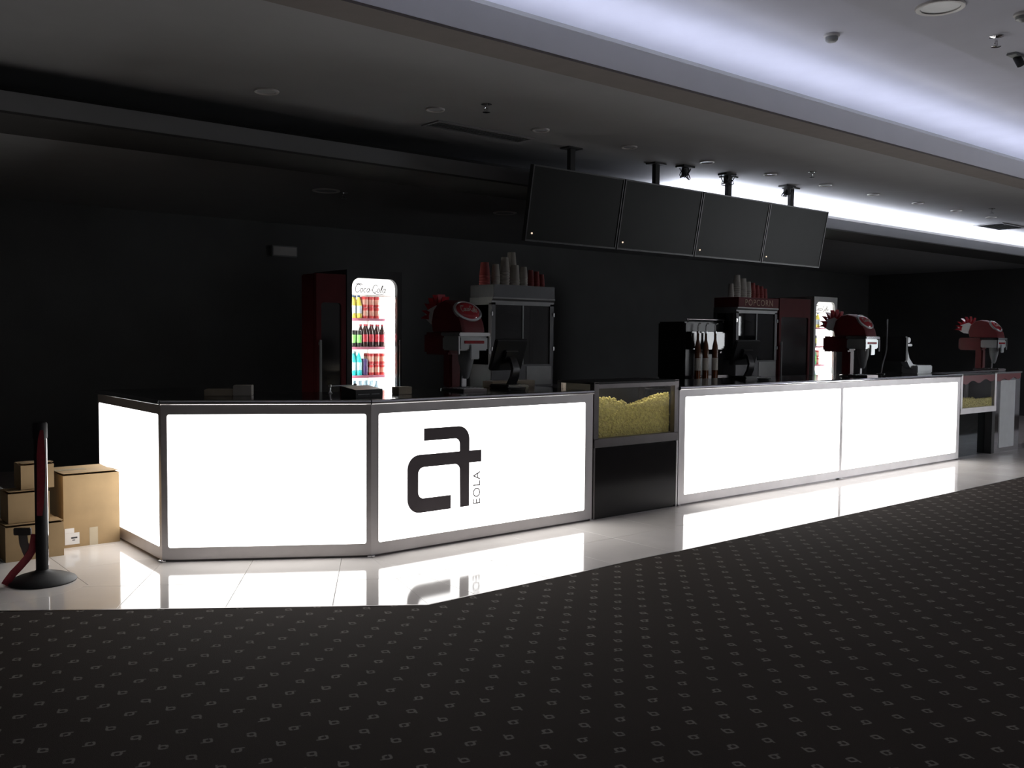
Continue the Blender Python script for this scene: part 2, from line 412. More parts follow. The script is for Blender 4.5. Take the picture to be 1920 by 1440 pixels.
tag(o, 'cool white light strip hidden behind the near ceiling lip', 'light strip', 'cove light strips')
o = MB().box(5.0, XR-.3, 1.55, 1.60, 3.052, 3.122).build('cove_light_strip', M_cove2)
tag(o, 'cool white light strip hidden behind the far ceiling lip', 'light strip', 'cove light strips')
# glazed entrance in the right-hand wall, beyond the frame: the daylight of the lobby
win = struct('window_1', MB().box(XR-.04, XR-.001, -8.0, -6.1, 0.08, 2.75), M_day, 'glazed entrance in daylight')
for y in (-8.05, -7.08, -6.11):
    MB().box(XR-.08, XR-.001, y, y+.09, 0.0, 2.85).build('window_frame', M_dsteel, win)
for z in (0.0, 2.1, 2.76):
    MB().box(XR-.075, XR-.002, -8.0, -6.1, z, z+.09).build('window_frame', M_dsteel, win)

# ------------------------------------------------------------------ the lit counter
H = 1.10
def section(name, label, P0, P1, opens, depth=0.6, end_caps=False):
    """counter front from P0 to P1 seen from the lobby (left to right)"""
    d = (P1-P0); W = d.length; rz = math.atan2(d.y, d.x)
    t = thing('counter_section', label, 'counter', (P0.x, P0.y, 0), rz, 'lit snack counter sections')
    fr = MB(); x = 0.0
    for i, (a, b) in enumerate(opens):
        x1 = W if i == len(opens)-1 else (opens[i][1]+opens[i+1][0])/2
        frame_plate(fr, x, x1, 0.014, H-0.032, a, b, 0.095, 1.003, 0.016, 0.0, 0.022); x = x1
    fr.build('steel_frame', M_steel, t)
    for a, b in opens:
        L = rrect(a-.004, b+.004, 0.091, 1.007, 0.018)
        MB().prism([(p[0], p[1]) for p in L], 0.006, 0.03, 'xz').build('light_panel', M_panel, t)
    tr = 0.62
    MB().box(0.12, W-0.12, 0.032, 0.10, 0.02, H-0.034).build('carcass', M_blackmat, t)
    MB().box(0.0, W, 0.012, 0.05, -0.0005, 0.0145).build('kick_strip', M_dsteel, t)
    for xx in (0.012, W-0.012):
        MB().lathe([(0.012, 0), (0.016, 0.004), (0.016, 0.011), (0.008, 0.015)], 12, Matrix.Translation((xx, -0.004, 0))).build('foot_cap', M_chrome, t, True)
    return t
V = lambda x, y=0: Vector((x, y, 0))
section('l', 'short counter section beside the cardboard boxes, turned to the left, lit white panel', LEND, A, [(0.02, 1.363)])
sAB = section('ab', 'counter section between the two corner posts with plain lit white panel', A, B, [(0.040, 1.369)])
sBC = section('bc', 'counter section with black logo on its lit white panel', B, V(2.15), [(0.061, 2.065)])
section('df', 'long lit counter section right of the popcorn warmer', V(3.255), V(5.975), [(0.085, 2.700)])
section('fe', 'far right lit counter section beside the glass display case', V(5.975), V(8.77), [(0.030, 2.72)])

# logo, 6 mm proud letters on the third panel (coordinates along the counter, from B)
def arc(cx, cz, r, a0, a1, n=8): return [(cx+r*math.cos(math.radians(a0+(a1-a0)*i/n)), cz+r*math.sin(math.radians(a0+(a1-a0)*i/n))) for i in range(n+1)]
def solid(name, poly, y0, y1, m, parent):
    bm = bmesh.new()
    vs = [bm.verts.new((a, y0, b)) for a, b in poly]; f = bm.faces.new(vs)
    r = bmesh.ops.extrude_face_region(bm, geom=[f])
    for v in r['geom']:
        if isinstance(v, bmesh.types.BMVert): v.co.y = y1
    bmesh.ops.triangulate(bm, faces=[f for f in bm.faces if len(f.verts) > 4])
    bmesh.ops.recalc_face_normals(bm, faces=bm.faces[:])
    me = bpy.data.meshes.new(name); bm.to_mesh(me); bm.free(); me.materials.append(m)
    o = bpy.data.objects.new(name, me); C.objects.link(o); o.parent = parent; return o
logo = [(0.445, 0.876), (0.445, 0.786)] + arc(0.722, 0.741, 0.045, 90, 0) + [(0.768, 0.687)] + arc(0.404, 0.585, 0.102, 90, 180) + arc(0.408, 0.370, 0.106, 180, 270) \
     + [(0.684, 0.265), (0.684, 0.367)] + arc(0.442, 0.415, 0.048, 270, 180) + arc(0.442, 0.547, 0.048, 180, 90) + arc(0.720, 0.547, 0.048, 90, 0) + [(0.772, 0.266), (0.855, 0.266), (0.855, 0.595), (0.969, 0.595), (0.969, 0.685), (0.855, 0.687)] + arc(0.755, 0.776, 0.100, 0, 90)
solid('logo_letter', logo, 0.0, 0.0055, M_logo, sBC)['label'] = 'black rounded letter a logo'
R90 = Matrix(((0, -1, 0, 0), (0, 0, -1, 0), (1, 0, 0, 0), (0, 0, 0, 1)))
text_mesh('logo_text', 'EOLA', 0.098, M_logotext, sBC, Matrix.Translation((0.961, 0.003, 0.268)) @ R90, 0.0015, 'LEFT', spacing=1.08)

# worktops (black stone slab, chrome edge)
def offset_in(p0, p1, d):
    e = (p1-p0).normalized(); return Vector((-e.y, e.x, 0))*d
DEP = 0.95
wt = thing('worktop', 'black polished stone top of the angled counter end with chrome edge', 'worktop', (0, 0, 0), 0, 'black counter tops')
iA = Vector((A.x+DEP, A.y+0.44, 0)); iB = Vector((0.27, DEP, 0))
MB().prism([(p.x, p.y) for p in (LEND, A, B, V(2.15), V(2.15, DEP), iB, iA, Vector((A.x+DEP, 2.15, 0)))], H-.032, H).build('slab', M_granite, wt)
def edge_trim(parent, pts):
    for a, b in zip(pts, pts[1:]):
        d = (b-a).normalized(); n = Vector((d.y, -d.x, 0))
        mb = MB(); prof = [(0.0, H-.033), (0.010, H-.033), (0.016, H-.026), (0.018, H-.016), (0.016, H-.006), (0.010, H+.001), (0, H+.001)]
        vs = []
        for q in (a, b):
            for o, z in prof: vs.append((q.x+n.x*o, q.y+n.y*o, z))
        k = len(prof)
        fs = [tuple(range(k)), tuple(range(2*k-1, k-1, -1))] + [(i, (i+1) % k, k+(i+1) % k, k+i) for i in range(k)]
        mb.add(vs, fs).build('edge_trim', M_chrome, parent, True, 50)
edge_trim(wt, [LEND, A, B, V(2.15)])
wt2 = thing('worktop', 'long black polished stone counter top right of the popcorn warmer', 'worktop', (0, 0, 0), 0, 'black counter tops')
MB().box(3.255, 8.77, 0.0, DEP, H-.032, H).build('slab', M_granite, wt2)
edge_trim(wt2, [V(3.255), V(8.77)])
wt3 = thing('worktop', 'black counter top behind the far glass display case', 'worktop', (0, 0, 0), 0, 'black counter tops')
MB().box(8.775, 11.20, 0.476, DEP, H-.032, H).build('slab', M_granite, wt3)
MB().box(8.80, 11.16, 0.5, 0.9, 0.0, H-.033).build('carcass', M_blackmat, wt3)
MB().box(8.775, 11.20, 0.465, 0.476, H-.033, H+.001).build('edge_trim', M_chrome, wt3)

# ------------------------------------------------------------------ popcorn warmers
def heap(name, label, x0, x1, y0, y1, z0, prof, n_k):
    """popcorn heap behind glass: solid core plus single kernels on its front and top"""
    def top(x, y):
        t = (x-x0)/(x1-x0)
        for (a, za), (b, zb) in zip(prof, prof[1:]):
            if a <= t <= b:
                s = (t-a)/(b-a); s = s*s*(3-2*s); return za+(zb-za)*s-(y-y0)*0.32
        return prof[-1][1]-(y-y0)*0.32
    mb = MB(); nx = 24; vs = []; fs = []
    for i in range(nx+1):
        x = x0+.012+(x1-x0-.024)*i/nx
        for y in (y0+.012, y1-.012):
            vs += [(x, y, z0), (x, y, top(x, y)-.012)]
    for i in range(nx):
        a = i*4; b = a+4
        fs += [(a, b, b+1, a+1), (a+2, a+3, b+3, b+2), (a+1, b+1, b+3, a+3), (a, a+2, b+2, b)]
    fs += [(0, 1, 3, 2), (nx*4, nx*4+2, nx*4+3, nx*4+1)]
    mb.add(vs, fs)
    bm = bmesh.new(); bmesh.ops.create_icosphere(bm, subdivisions=1, radius=1)
    kv = [v.co.copy() for v in bm.verts]; kf = [[v.index for v in f.verts] for f in bm.faces]; bm.free()
    rnd = random.Random(3)
    for k in range(n_k):
        if k < n_k*0.7:
            x = rnd.uniform(x0+.014, x1-.014); z = z0+.008+rnd.random()*(top(x, y0)-z0-.012); y = y0+.013+rnd.uniform(0, .004)
        elif k < n_k*0.75:
            x = rnd.choice((x0+.013, x1-.013)); y = rnd.uniform(y0+.012, y1-.012); z = z0+.008+rnd.random()*(top(x, y)-z0-.012)
        else:
            x = rnd.uniform(x0+.014, x1-.014); y = rnd.uniform(y0+.014, y1-.014); z = top(x, y)-.008+rnd.uniform(0, .008)
        r = rnd.uniform(.008, .0125)
        rot = Matrix.Rotation(rnd.random()*6, 4, 'X') @ Matrix.Rotation(rnd.random()*6, 4, 'Y')
        xf = Matrix.Translation((x, y, z)) @ rot @ Matrix.Diagonal((r, r*rnd.uniform(.7, 1), r*rnd.uniform(.6, .9), 1))
        ks = [v*(1+0.22*rnd.uniform(-1, 1)) for v in kv]
        mb.add(ks, kf, xf)
    o = mb.build(name, M_popcorn); return tag(o, label, 'popcorn', None, 'stuff')

def warmer(label, x0, x1, ztop, zmid, frame_m, low_m, legs=False):
    t = thing('popcorn_warmer', label, 'popcorn warmer', (x0, 0, 0), 0)
    W = x1-x0; p = 0.055; D = 0.46
    for a in (0.0, W-p):
        MB().box(a, a+p, 0.0, 0.05, zmid, ztop).build('corner_post', frame_m, t); MB().box(a, a+p, D-.05, D, zmid, ztop).build('corner_post', frame_m, t)
    MB().bbox(0, W, -0.004, D, zmid-0.045, zmid+.03, .004).build('bottom_rail', frame_m, t)
    MB().bbox(0, W, 0.0, D, ztop-.018, ztop, .004).build('top_lid', M_blackmat, t)
    MB().box(p, W-p, 0.008, 0.014, zmid+.03, ztop-.018).build('glass_front', M_glass, t)
    for a in (0.012, W-.018):
        MB().box(a, a+.006, 0.05, D-.05, zmid+.03, ztop-.018).build('glass_side', M_glass, t)
    MB().box(p, W-p, D-.016, D-.01, zmid+.03, ztop-.018).build('back_panel', M_blackmat, t)
    return t, W, D
t, W, D = warmer('dark metal popcorn warmer with yellow popcorn behind glass, between the lit panels', 2.165, 3.245, 1.165, 0.655, M_dsteel, M_blackgloss)
MB().box(0.0, W, 0.012, D, 0.0, 0.608).build('lower_cabinet', M_blackgloss, t)
MB().box(0.0, 0.018, 0.0, 0.012, 0.0, 0.608).build('side_trim', M_dsteel, t)
MB().box(W-.02, W, 0.0, 0.012, 0.0, 0.608).build('side_trim', M_steel, t)
MB().box(0.055, W-.055, 0.0, 0.008, 1.112, 1.147).build('fill_lamp_cover', M_dsteel, t)  # added strip that keeps the fill lamp out of sight
MB().box(0.06, W-.06, 0.018, 0.030, 1.128, 1.140).build('popcorn_fill_lamp', M_popcorn_fill, t)  # unseen lamp added under the lid to brighten the heap
MB().box(0.018, W-.02, 0.003, 0.012, 0.02, 0.60).build('door', M_blackgloss, t)
heap('popcorn_heap', 'heap of yellow popcorn with a dip in the middle behind the warmer glass', 2.22, 3.19, 0.046, 0.42, 0.686,
     [(0, 1.04), (0.20, 1.035), (0.33, 1.0), (0.45, 0.962), (0.60, 0.968), (0.72, 1.0), (0.83, 1.045), (1, 1.05)], 2300)

t, W, D = warmer('far glass popcorn case with red wavy print beside the steel column', 8.785, 9.83, 1.10, 0.625, M_steel, M_dsteel)
MB().box(0.0, W-.08, 0.10, D, 0.0, 0.58).build('lower_panel', mat('grey_mirror_steel', (0.42, 0.47, 0.49, 1), 0.06, 1.0, var=0.05), t)
MB().bbox(W-.10, W-.005, 0.005, 0.10, 0.0, 0.58, .004).build('leg', M_blackmat, t)
def wave(parent, x0, x1, y, zt, amp, m, cyc):
    n = 40; top = [(x0+(x1-x0)*i/n, zt) for i in range(n+1)]
    bot = [(x0+(x1-x0)*i/n, zt-.05-amp*(0.5+0.5*math.sin(i/n*cyc*2*PI))-0.03*(1-i/n)) for i in range(n+1)]
    MB().prism(top+bot[::-1], y, y+.003, 'xz').build('wavy_print', m, parent)
wave(t, 0.055, W-.055, 0.004, 1.08, 0.04, M_redwave, 2.5)
heap('popcorn_heap', 'low heap of popcorn inside the far glass case', 8.85, 9.77, 0.016, 0.42, 0.656, [(0, 0.80), (0.3, 0.79), (0.6, 0.77), (1, 0.78)], 500)
# steel column right of it
t = thing('steel_column_cabinet', 'polished steel column cabinet with pale centre panel and red wavy print at far right', 'cabinet', (9.835, 0, 0))
MB().bbox(0, 0.80, 0.02, 0.46, 0.0, 1.095, .004).build('body', M_chrome, t)
MB().box(0.15, 0.62, 0.012, 0.02, 0.06, 0.99).build('centre_panel', mat('pale_panel', (0.72, 0.74, 0.74, 1), 0.35, var=0.04), t)
MB().box(0.0, 0.80, 0.0, 0.03, 1.085, 1.108).build('top_rail', M_chrome, t)
wave(t, 0.02, 0.78, 0.009, 1.085, 0.03, M_redwave, 2.5)

# ------------------------------------------------------------------ hanging menu screens
TILT = math.radians(10)
def menu_screen(xc, label):
    t = thing('menu_screen', label, 'screen', (xc, 0.95, 2.417), 0, 'hanging menu screens')
    xf = Matrix.Rotation(TILT, 4, 'X')
    w = 0.588
    fr = MB(); frame_plate(fr, -w, w, 0, 0.685, -w+.012, w-.012, 0.016, 0.673, 0.003, -0.02, 0.03, xf); fr.build('bezel', M_black, t)
    MB().box(-w+.01, w-.01, -0.014, 0.02, 0.014, 0.675, xf).build('display', M_screen, t)
    MB().bbox(-w+.12, w-.12, 0.02, 0.075, 0.10, 0.60, .012, xf).build('rear_case', M_black, t)
    MB().bbox(-.035, .035, -.018, .03, 0.60, 0.905, .004).build('hanging_pole', M_blackmat, t)
    MB().bbox(-.09, .09, -.06, .07, 0.900, 0.913, .003).build('ceiling_plate', M_blackmat, t)
    MB().lathe([(0.008, -.003), (0.008, 0.003)], 10, xf @ Matrix.Translation((-w+.09-.02, -0.021, 0.075)) @ Matrix.Rotation(PI/2, 4, 'X')).build('standby_light', M_led_w, t)
    return t
for i, (xc, s) in enumerate(((2.765, 'leftmost dark hanging menu screen, above the popcorn warmer'), (3.958, 'second dark hanging menu screen from the left'),
                             (5.151, 'third dark hanging menu screen from the left'), (6.344, 'rightmost dark hanging menu screen, in front of the bright cove'))):
    menu_screen(xc, s)
def cable_coil(x, y, label):
    mb = MB(); rnd = random.Random(int(x*100))
    for k in range(3):
        r = rnd.uniform(.05, .09); ph = rnd.random()*6
        mb.tube([(r*math.cos(a/10*PI*1.9+ph), 0.03*math.sin(a/3.1+k), -0.06-0.055*math.sin(a/10*PI*1.9)-.01*k) for a in range(20)], 0.005, 6)
    t = thing('ceiling_socket', label, 'socket', (x, y, 3.33), 0, 'cable sockets by the screen poles')
    MB().bbox(-.10, .08, -.06, .06, -.02, 0.0, .004).build('socket_plate', M_blackmat, t)
    MB().bbox(-.04, .02, -.03, .03, -.10, -.02, .006).build('plug', M_blackmat, t)
    mb.build('cable', M_rubber, t, True)
cable_coil(4.30, 0.85, 'dark ceiling socket with looped cable by the second screen pole')
cable_coil(5.00, 0.85, 'dark ceiling socket with looped cable by the third screen pole')
cable_coil(6.16, 0.88, 'dark ceiling socket with looped cable by the rightmost screen pole')

# ------------------------------------------------------------------ ceiling fittings
def downlight(x, y, z, label, r=0.075, group='round downlights in the grey ceiling', lens=M_lens):
    t = thing('downlight', label, 'downlight', (x, y, z), 0, group)
    MB().lathe([(r*.78, -.002), (r*.80, -.010), (r*.97, -.012), (r, -.006), (r, 0.002), (r*.78, 0.002)], 24, cap=False).build('trim_ring', M_white, t, True)
    MB().lathe([(r*.79, -.004), (r*.5, -.002), (r*.3, 0.0), (r*.3, 0.002)], 24).build('lens', lens, t, True)
    return t
xs = [0.917, 2.024, 3.129, 4.269, 5.347, 6.429, 7.487, 8.593, 9.666, 10.753]
for i, x in enumerate(xs):
    downlight(x, 0.55, 3.33, 'small round downlight, %s from the left in the row above the counter' % ORD[i])
downlight(-0.332, 0.915, 3.33, 'small dark downlight alone at the upper left of the grey ceiling', 0.09)
downlight(1.972, -2.957, 3.45, 'large round unlit downlight in the pale ceiling at upper right', 0.135, 'large round downlights')
downlight(1.30, 3.03, 3.015, 'dim oval downlight in the low back ceiling, left of two', 0.14, 'downlights in the low back ceiling')
downlight(3.73, 3.13, 3.015, 'dim oval downlight in the low back ceiling, right of two', 0.14, 'downlights in the low back ceiling')
def sprinkler(x, y, z, label):
    t = thing('sprinkler', label, 'sprinkler', (x, y, z), 0, 'ceiling sprinklers')
    MB().lathe([(0.040, 0.001), (0.042, -.004), (0.018, -.010), (0.010, -.012), (0.009, -.03)], 16).build('escutcheon', M_chrome, t, True)
    MB().tube([(-.012, 0, -.028), (-.016, 0, -.045), (-.006, 0, -.06)], .0035, 6).tube([(.012, 0, -.028), (.016, 0, -.045), (.006, 0, -.06)], .0035, 6).cyl((0, 0, -.03), (0, 0, -.06), .004, 8).build('yoke', M_chrome, t, True)
    MB().lathe([(0.006, -.058), (0.03, -.061), (0.03, -.064), (0.006, -.066)], 14).build('deflector', M_chrome, t, True)
sprinkler(5.543, 0.158, 3.33, 'chrome sprinkler in the grey ceiling above the third and fourth screens')
sprinkler(1.119, 0.157, 3.33, 'sprinkler in the dark left part of the grey ceiling')
sprinkler(9.835, 0.145, 3.33, 'small sprinkler at the far right of the grey ceiling')
sprinkler(2.758, -2.931, 3.45, 'chrome sprinkler in the pale ceiling at upper right')
sprinkler(1.51, 3.04, 3.015, 'small sprinkler in the low back ceiling beside the left dim downlight')
t = thing('smoke_detector', 'small pale detector with dark cap in the bright cove ceiling', 'detector', (2.72, -1.80, 3.72))
MB().lathe([(0.055, 0.001), (0.057, -.012), (0.05, -.018)], 20).build('base', M_white, t, True)
MB().lathe([(0.045, -.018), (0.043, -.04), (0.03, -.052), (0.012, -.056)], 20).build('sensor_head', M_greyp, t, True)
t = thing('smoke_detector', 'pale round detector at the right edge of the near ceiling', 'detector', (2.445, -3.215, 3.45))
MB().lathe([(0.05, 0.001), (0.052, -.012), (0.045, -.018)], 20).build('base', M_white, t, True)
MB().lathe([(0.04, -.018), (0.038, -.036), (0.012, -.05)], 20).build('sensor_head', M_greyp, t, True)
t = thing('spotlight', 'small dark spotlight at the right edge of the pale ceiling', 'spotlight', (3.27, -2.845, 3.45))
MB().bbox(-.09, .09, -.03, .03, -.014, 0, .003).build('base_plate', M_greyp, t)
MB().cyl((0, 0, -.01), (0, -.03, -.07), .026, 14).build('lamp_head', M_black, t, True)
def grille(x0, x1, y0, y1, z, label, n):
    t = thing('air_vent', label, 'vent', ((x0+x1)/2, (y0+y1)/2, z), 0, 'ceiling air vents')
    a, b = (x1-x0)/2, (y1-y0)/2
    MB().box(-a, a, -b, -b+.025, -.012, 0).box(-a, a, b-.025, b, -.012, 0).box(-a, -a+.025, -b+.025, b-.025, -.012, 0).box(a-.025, a, -b+.025, b-.025, -.012, 0).build('vent_frame', M_ceil, t)
    MB().box(-a+.025, a-.025, -b+.025, b-.025, -.002, 0).build('backing', M_blackmat, t)
    for k in range(n):
        y = -b+.03+(2*b-.06)*(k+.5)/n
        MB().box(-a+.025, a-.025, -.009, .009, -.001, .001, Matrix.Translation((0, y, -.006)) @ Matrix.Rotation(.6, 4, 'X')).build('slat', M_greyp, t)
grille(11.55, 12.45, 0.73, 1.17, 3.33, 'square dark air vent in the grey ceiling at far right', 9)
grille(1.15, 2.21, 0.84, 1.09, 3.33, 'long dark slot air vent in the grey ceiling above the left menu screen', 5)
t = thing('wall_sign', 'small unlit rectangular sign on the dark back wall', 'sign', (2.27, 5.99, 2.645))
MB().bbox(-.18, .18, -.05, 0.008, -.07, .07, .006).build('housing', M_greyp, t)
MB().box(-.165, .165, -.053, -.049, -.055, .055).build('face', M_white, t)

# ------------------------------------------------------------------ back bar
for i, (a, b, lab) in enumerate(((1.95, 4.0, 'dark back counter under the left popcorn machine'), (4.02, 5.98, 'dark back counter under the coffee machine'), (6.0, 8.05, 'dark back counter under the red popcorn machine'))):
    t = thing('back_counter', lab, 'counter', (a, 1.62, 0), 0, 'back counters')
    W = b-a
    MB().box(0, W, 0.03, 0.70, 0.08, 0.96).build('body', M_blackmat, t)
    MB().box(0, W, 0.06, 0.66, 0.0, 0.08).build('plinth', M_black, t)
    MB().bbox(-.005, W+.005, 0, 0.72, 0.96, 1.0, .004).build('top', M_dsteel, t)
    for k in range(3):
        MB().bbox(W*k/3+.006, W*(k+1)/3-.006, 0.012, 0.03, 0.10, 0.94, .003).build('door', M_blackgloss, t)

# drinks fridges ---------------------------------------------------
def strokes_script():
    """slanted two-word script drawn as single strokes (unit cap height)"""
    def el(cx, cy, rx, ry, a0, a1, n=14): return [(cx+rx*math.cos(math.radians(a0+(a1-a0)*i/n)), cy+ry*math.sin(math.radians(a0+(a1-a0)*i/n))) for i in range(n+1)]
    s = [el(0.45, 0.5, 0.42, 0.52, 40, 330), el(0.5, 0.95, 0.55, 0.12, 0, 150, 8),
         el(1.12, 0.27, 0.2, 0.26, 0, 360), el(1.68, 0.27, 0.2, 0.26, 50, 320), el(2.22, 0.27, 0.2, 0.26, 0, 360), [(2.43, 0.52), (2.42, 0.1), (2.55, 0.0)],
         [(2.62, 0.3), (2.85, 0.34)], el(3.35, 0.5, 0.40, 0.52, 40, 330), [(3.3, -0.05), (3.8, -0.18), (4.4, -0.12), (5.0, -0.2)],
         el(4.0, 0.27, 0.2, 0.26, 0, 360), [(4.45, 0.0), (4.38, 0.4), (4.5, 0.95), (4.62, 0.98), (4.56, 0.6), (4.42, 0.2), (4.5, 0.0), (4.62, 0.04)], el(4.95, 0.27, 0.2, 0.26, 0, 360), [(5.16, 0.52), (5.15, 0.1), (5.3, 0.0)]]
    return [[(x+0.28*y, y) for x, y in st] for st in s]
M_script = mat('script_print', (0.035, 0.008, 0.010, 1), 0.5, var=0.05)

def fridge(label, x0, fm, lit=True):
    """lit glass-door drinks fridge; x0 = left edge of the lit opening, opening 0.51 wide"""
    t = thing('drinks_fridge', label, 'fridge', (x0-.055, 2.30, 0), 0, 'lit drinks fridges')
    W = 0.62; a, b = 0.055, 0.565; zt = 2.095; HT = 2.17
    MB().box(0, W, 0.62, 0.66, 0.02, HT).box(0, 0.03, 0.045, 0.62, 0.02, HT).box(W-.03, W, 0.045, 0.62, 0.02, HT).box(0.03, W-.03, 0.045, 0.62, HT-.05, HT).box(0.03, W-.03, 0.045, 0.62, 0.02, 0.30).build('body', fm, t)
    d = MB(); frame_plate(d, 0, W, 0.02, HT, a, b, 0.34, zt, 0.085, 0.0, 0.043); dr = d.build('door', fm, t)
    MB().box(a-.015, b+.015, 0.018, 0.022, 0.33, zt+.01).build('glass_pane', M_glass, dr)
    MB().bbox(W-.045, W-.02, -.035, -.012, 0.95, 1.5, .005).bbox(W-.04, W-.025, -.014, 0.002, 0.97, 1.0, .002).bbox(W-.04, W-.025, -.014, 0.002, 1.45, 1.48, .002).build('handle', M_black, dr)
    MB().box(0.03, 0.034, 0.05, 0.62, 0.30, HT-.05).box(W-.034, W-.03, 0.05, 0.62, 0.30, HT-.05).box(0.034, W-.034, 0.61, 0.62, 0.30, HT-.05).box(0.034, W-.034, 0.05, 0.61, 0.30, 0.304).build('lining', M_fridgein, t)
    MB().box(0.036, W-.036, 0.060, 0.09, 1.94, HT-.055).build('header_sign', M_header, t)
    mb = MB()
    for st in strokes_script():
        mb.tube([(0.115+x*0.066, 0.0585, 1.962+z*0.075) for x, z in st], 0.0032, 6)
    mb.build('header_script', M_script, t)
    for xx in (0.040, W-.048):
        MB().box(xx, xx+.008, 0.055, 0.075, 0.34, 1.93).build('lamp_strip', M_fridgelamp, t)
    MB().box(W-.040, W-.036, 0.11, 0.56, 0.34, 1.93).build('side_fill_panel', M_fridge_side_fill, t)  # added glowing sheet that turns the right inner wall white
    for z in (1.71, 1.43, 1.15, 0.87, 0.59):
        sh = MB(); sh.box(0.038, W-.042, 0.12, 0.60, z-.012, z)
        s = sh.build('shelf', M_fridgein, t)
        MB().box(0.06, W-.13, 0.108, 0.120, z-.024, z+.002).build('price_strip', M_strip, s)
    return t
def bottle_proto(name, cols, h, r, neck=True):
    """body, printed band, cap in one mesh"""
    mb = MB(); n = 14
    if neck:
        mb.cur = 0; mb.lathe([(r*.88, 0), (r, .006), (r, h*.22)], n, cap=True)
        mb.cur = 1; mb.lathe([(r*1.01, h*.22), (r*1.01, h*.55)], n, cap=True)
        mb.cur = 0; mb.lathe([(r, h*.55), (r*.95, h*.62), (r*.62, h*.78), (r*.36, h*.88), (r*.34, h*.92)], n, cap=True)
        mb.cur = 2; mb.lathe([(r*.40, h*.92), (r*.40, h*.995), (r*.34, h)], n, cap=True)
    else:
        mb.cur = 0; mb.lathe([(r*.80, 0), (r, .009), (r, h*.25)], n); mb.cur = 1; mb.lathe([(r*1.004, h*.25), (r*1.004, h*.72)], n)
        mb.cur = 0; mb.lathe([(r, h*.72), (r, h-.012), (r*.82, h-.002)], n); mb.cur = 2; mb.lathe([(r*.82, h-.003), (r*.80, h)], n)
    o = mb.build(name, cols, None, True, 50); C.objects.unlink(o); return o
def dm(n, c, r=.25): return mat(n, (*c, 1), r, var=0.12, scale=30)
d_cap_b = dm('cap_blue', (.06, .12, .25)); d_wb = dm('drink_white_blue', (.62, .72, .80)); d_ye = dm('drink_yellow', (.80, .68, .10)); d_cr = dm('can_red', (.55, .05, .05)); d_cl = dm('can_red_pale', (.70, .36, .28))
d_tin = dm('can_tin', (.6, .6, .6)); d_blk = dm('can_black', (.02, .022, .02)); d_gr = dm('label_green', (.22, .62, .14)); d_yl = dm('label_lime', (.62, .65, .05)); d_cola = dm('cola_brown', (.035, .012, .010), .12); d_lr = dm('label_red', (.55, .05, .07))
d_grn = dm('bottle_green', (.06, .42, .20)); d_cy = dm('drink_cyan', (.03, .60, .62)); d_cyl = dm('label_pale_cyan', (.5, .78, .85)); d_wat = dm('water_pale_blue', (.50, .70, .80)); d_pur = dm('can_purple', (.10, .06, .20))
PRO = {'juice': (bottle_proto('juice_bottle', [d_ye, d_wb, d_cap_b], .225, .032), 'blue and yellow juice bottle', 'bottle'),
       'redcan': (bottle_proto('drink_can', [d_cr, d_cl, d_tin], .108, .031, False), 'red drinks can', 'can'),
       'limecan': (bottle_proto('drink_can', [d_blk, d_yl, d_tin], .165, .030, False), 'black can with lime band', 'can'),
       'greencan': (bottle_proto('drink_can', [d_blk, d_gr, d_tin], .165, .030, False), 'black can with green band', 'can'),
       'cola': (bottle_proto('cola_bottle', [d_cola, d_lr, d_lr], .225, .031), 'dark cola bottle with red band', 'bottle'),
       'green': (bottle_proto('green_bottle', [d_grn, d_gr, d_grn], .235, .031), 'green soft drink bottle', 'bottle'),
       'cyan': (bottle_proto('sports_drink_bottle', [d_cy, d_cyl, d_cyl], .235, .033), 'cyan sports drink bottle', 'bottle'),
       'purple': (bottle_proto('drink_can', [d_pur, d_pur, d_tin], .165, .030, False), 'dark purple can', 'can'),
       'water': (bottle_proto('water_bottle', [d_wat, d_cyl, d_wat], .225, .031), 'pale blue water bottle', 'bottle')}
def stock(x0, which, rows):
    for z, shelf, row in rows:
        step = 0.47/7
        for k, kind in enumerate(row):
            if not kind: continue
            src, lab, cat = PRO[kind]
            for deep in range(2):
                for st in range(2 if kind == 'redcan' else 1):
                    o = src.copy(); C.objects.link(o)
                    o.location = (x0-.055+.078+step*k+.012, 2.30+.165+.075*deep, z+st*.109)
                    o.rotation_euler = (0, 0, random.uniform(-.5, .5))
                    tag(o, '%s%s, %s from left, %s of %s shelf, %s' % (lab, (' below' if st == 0 else ' on top') if kind == 'redcan' else '', ORD[k], ('front', 'rear')[deep], shelf, which), cat, 'drinks in the ' + which)
LW = 'left lit fridge'; RW = 'right lit fridge'
fridge('black drinks fridge with bright interior and rounded door, left of the soda dispenser', 1.178, M_frblack)
stock(1.178, LW, [(1.71, 'top', ['juice', 'juice', 'juice', 'redcan', 'redcan', 'redcan', None]), (1.43, 'second', ['limecan', 'greencan', 'greencan', 'cola', 'cola', 'cola', 'cola']),
                  (1.15, 'third', ['green', 'cyan', 'cyan', 'purple', 'redcan', 'redcan', 'redcan']), (0.87, 'fourth', ['water', 'water', 'water', 'water', 'water', 'water', None])])
fridge('grey framed drinks fridge with bright interior behind the middle soda dispenser', 9.05, M_frgrey)
stock(9.05, RW, [(1.71, 'top', ['redcan', 'redcan', 'redcan', 'juice', 'juice', None, None]), (1.43, 'second', ['cola', 'cola', 'greencan', 'limecan', None, None, None]),
                 (1.15, 'third', ['water', 'cyan', 'cyan', 'green', 'redcan', None, None]), (0.87, 'fourth', ['water', 'cola', 'cola', 'water', None, None, None])])
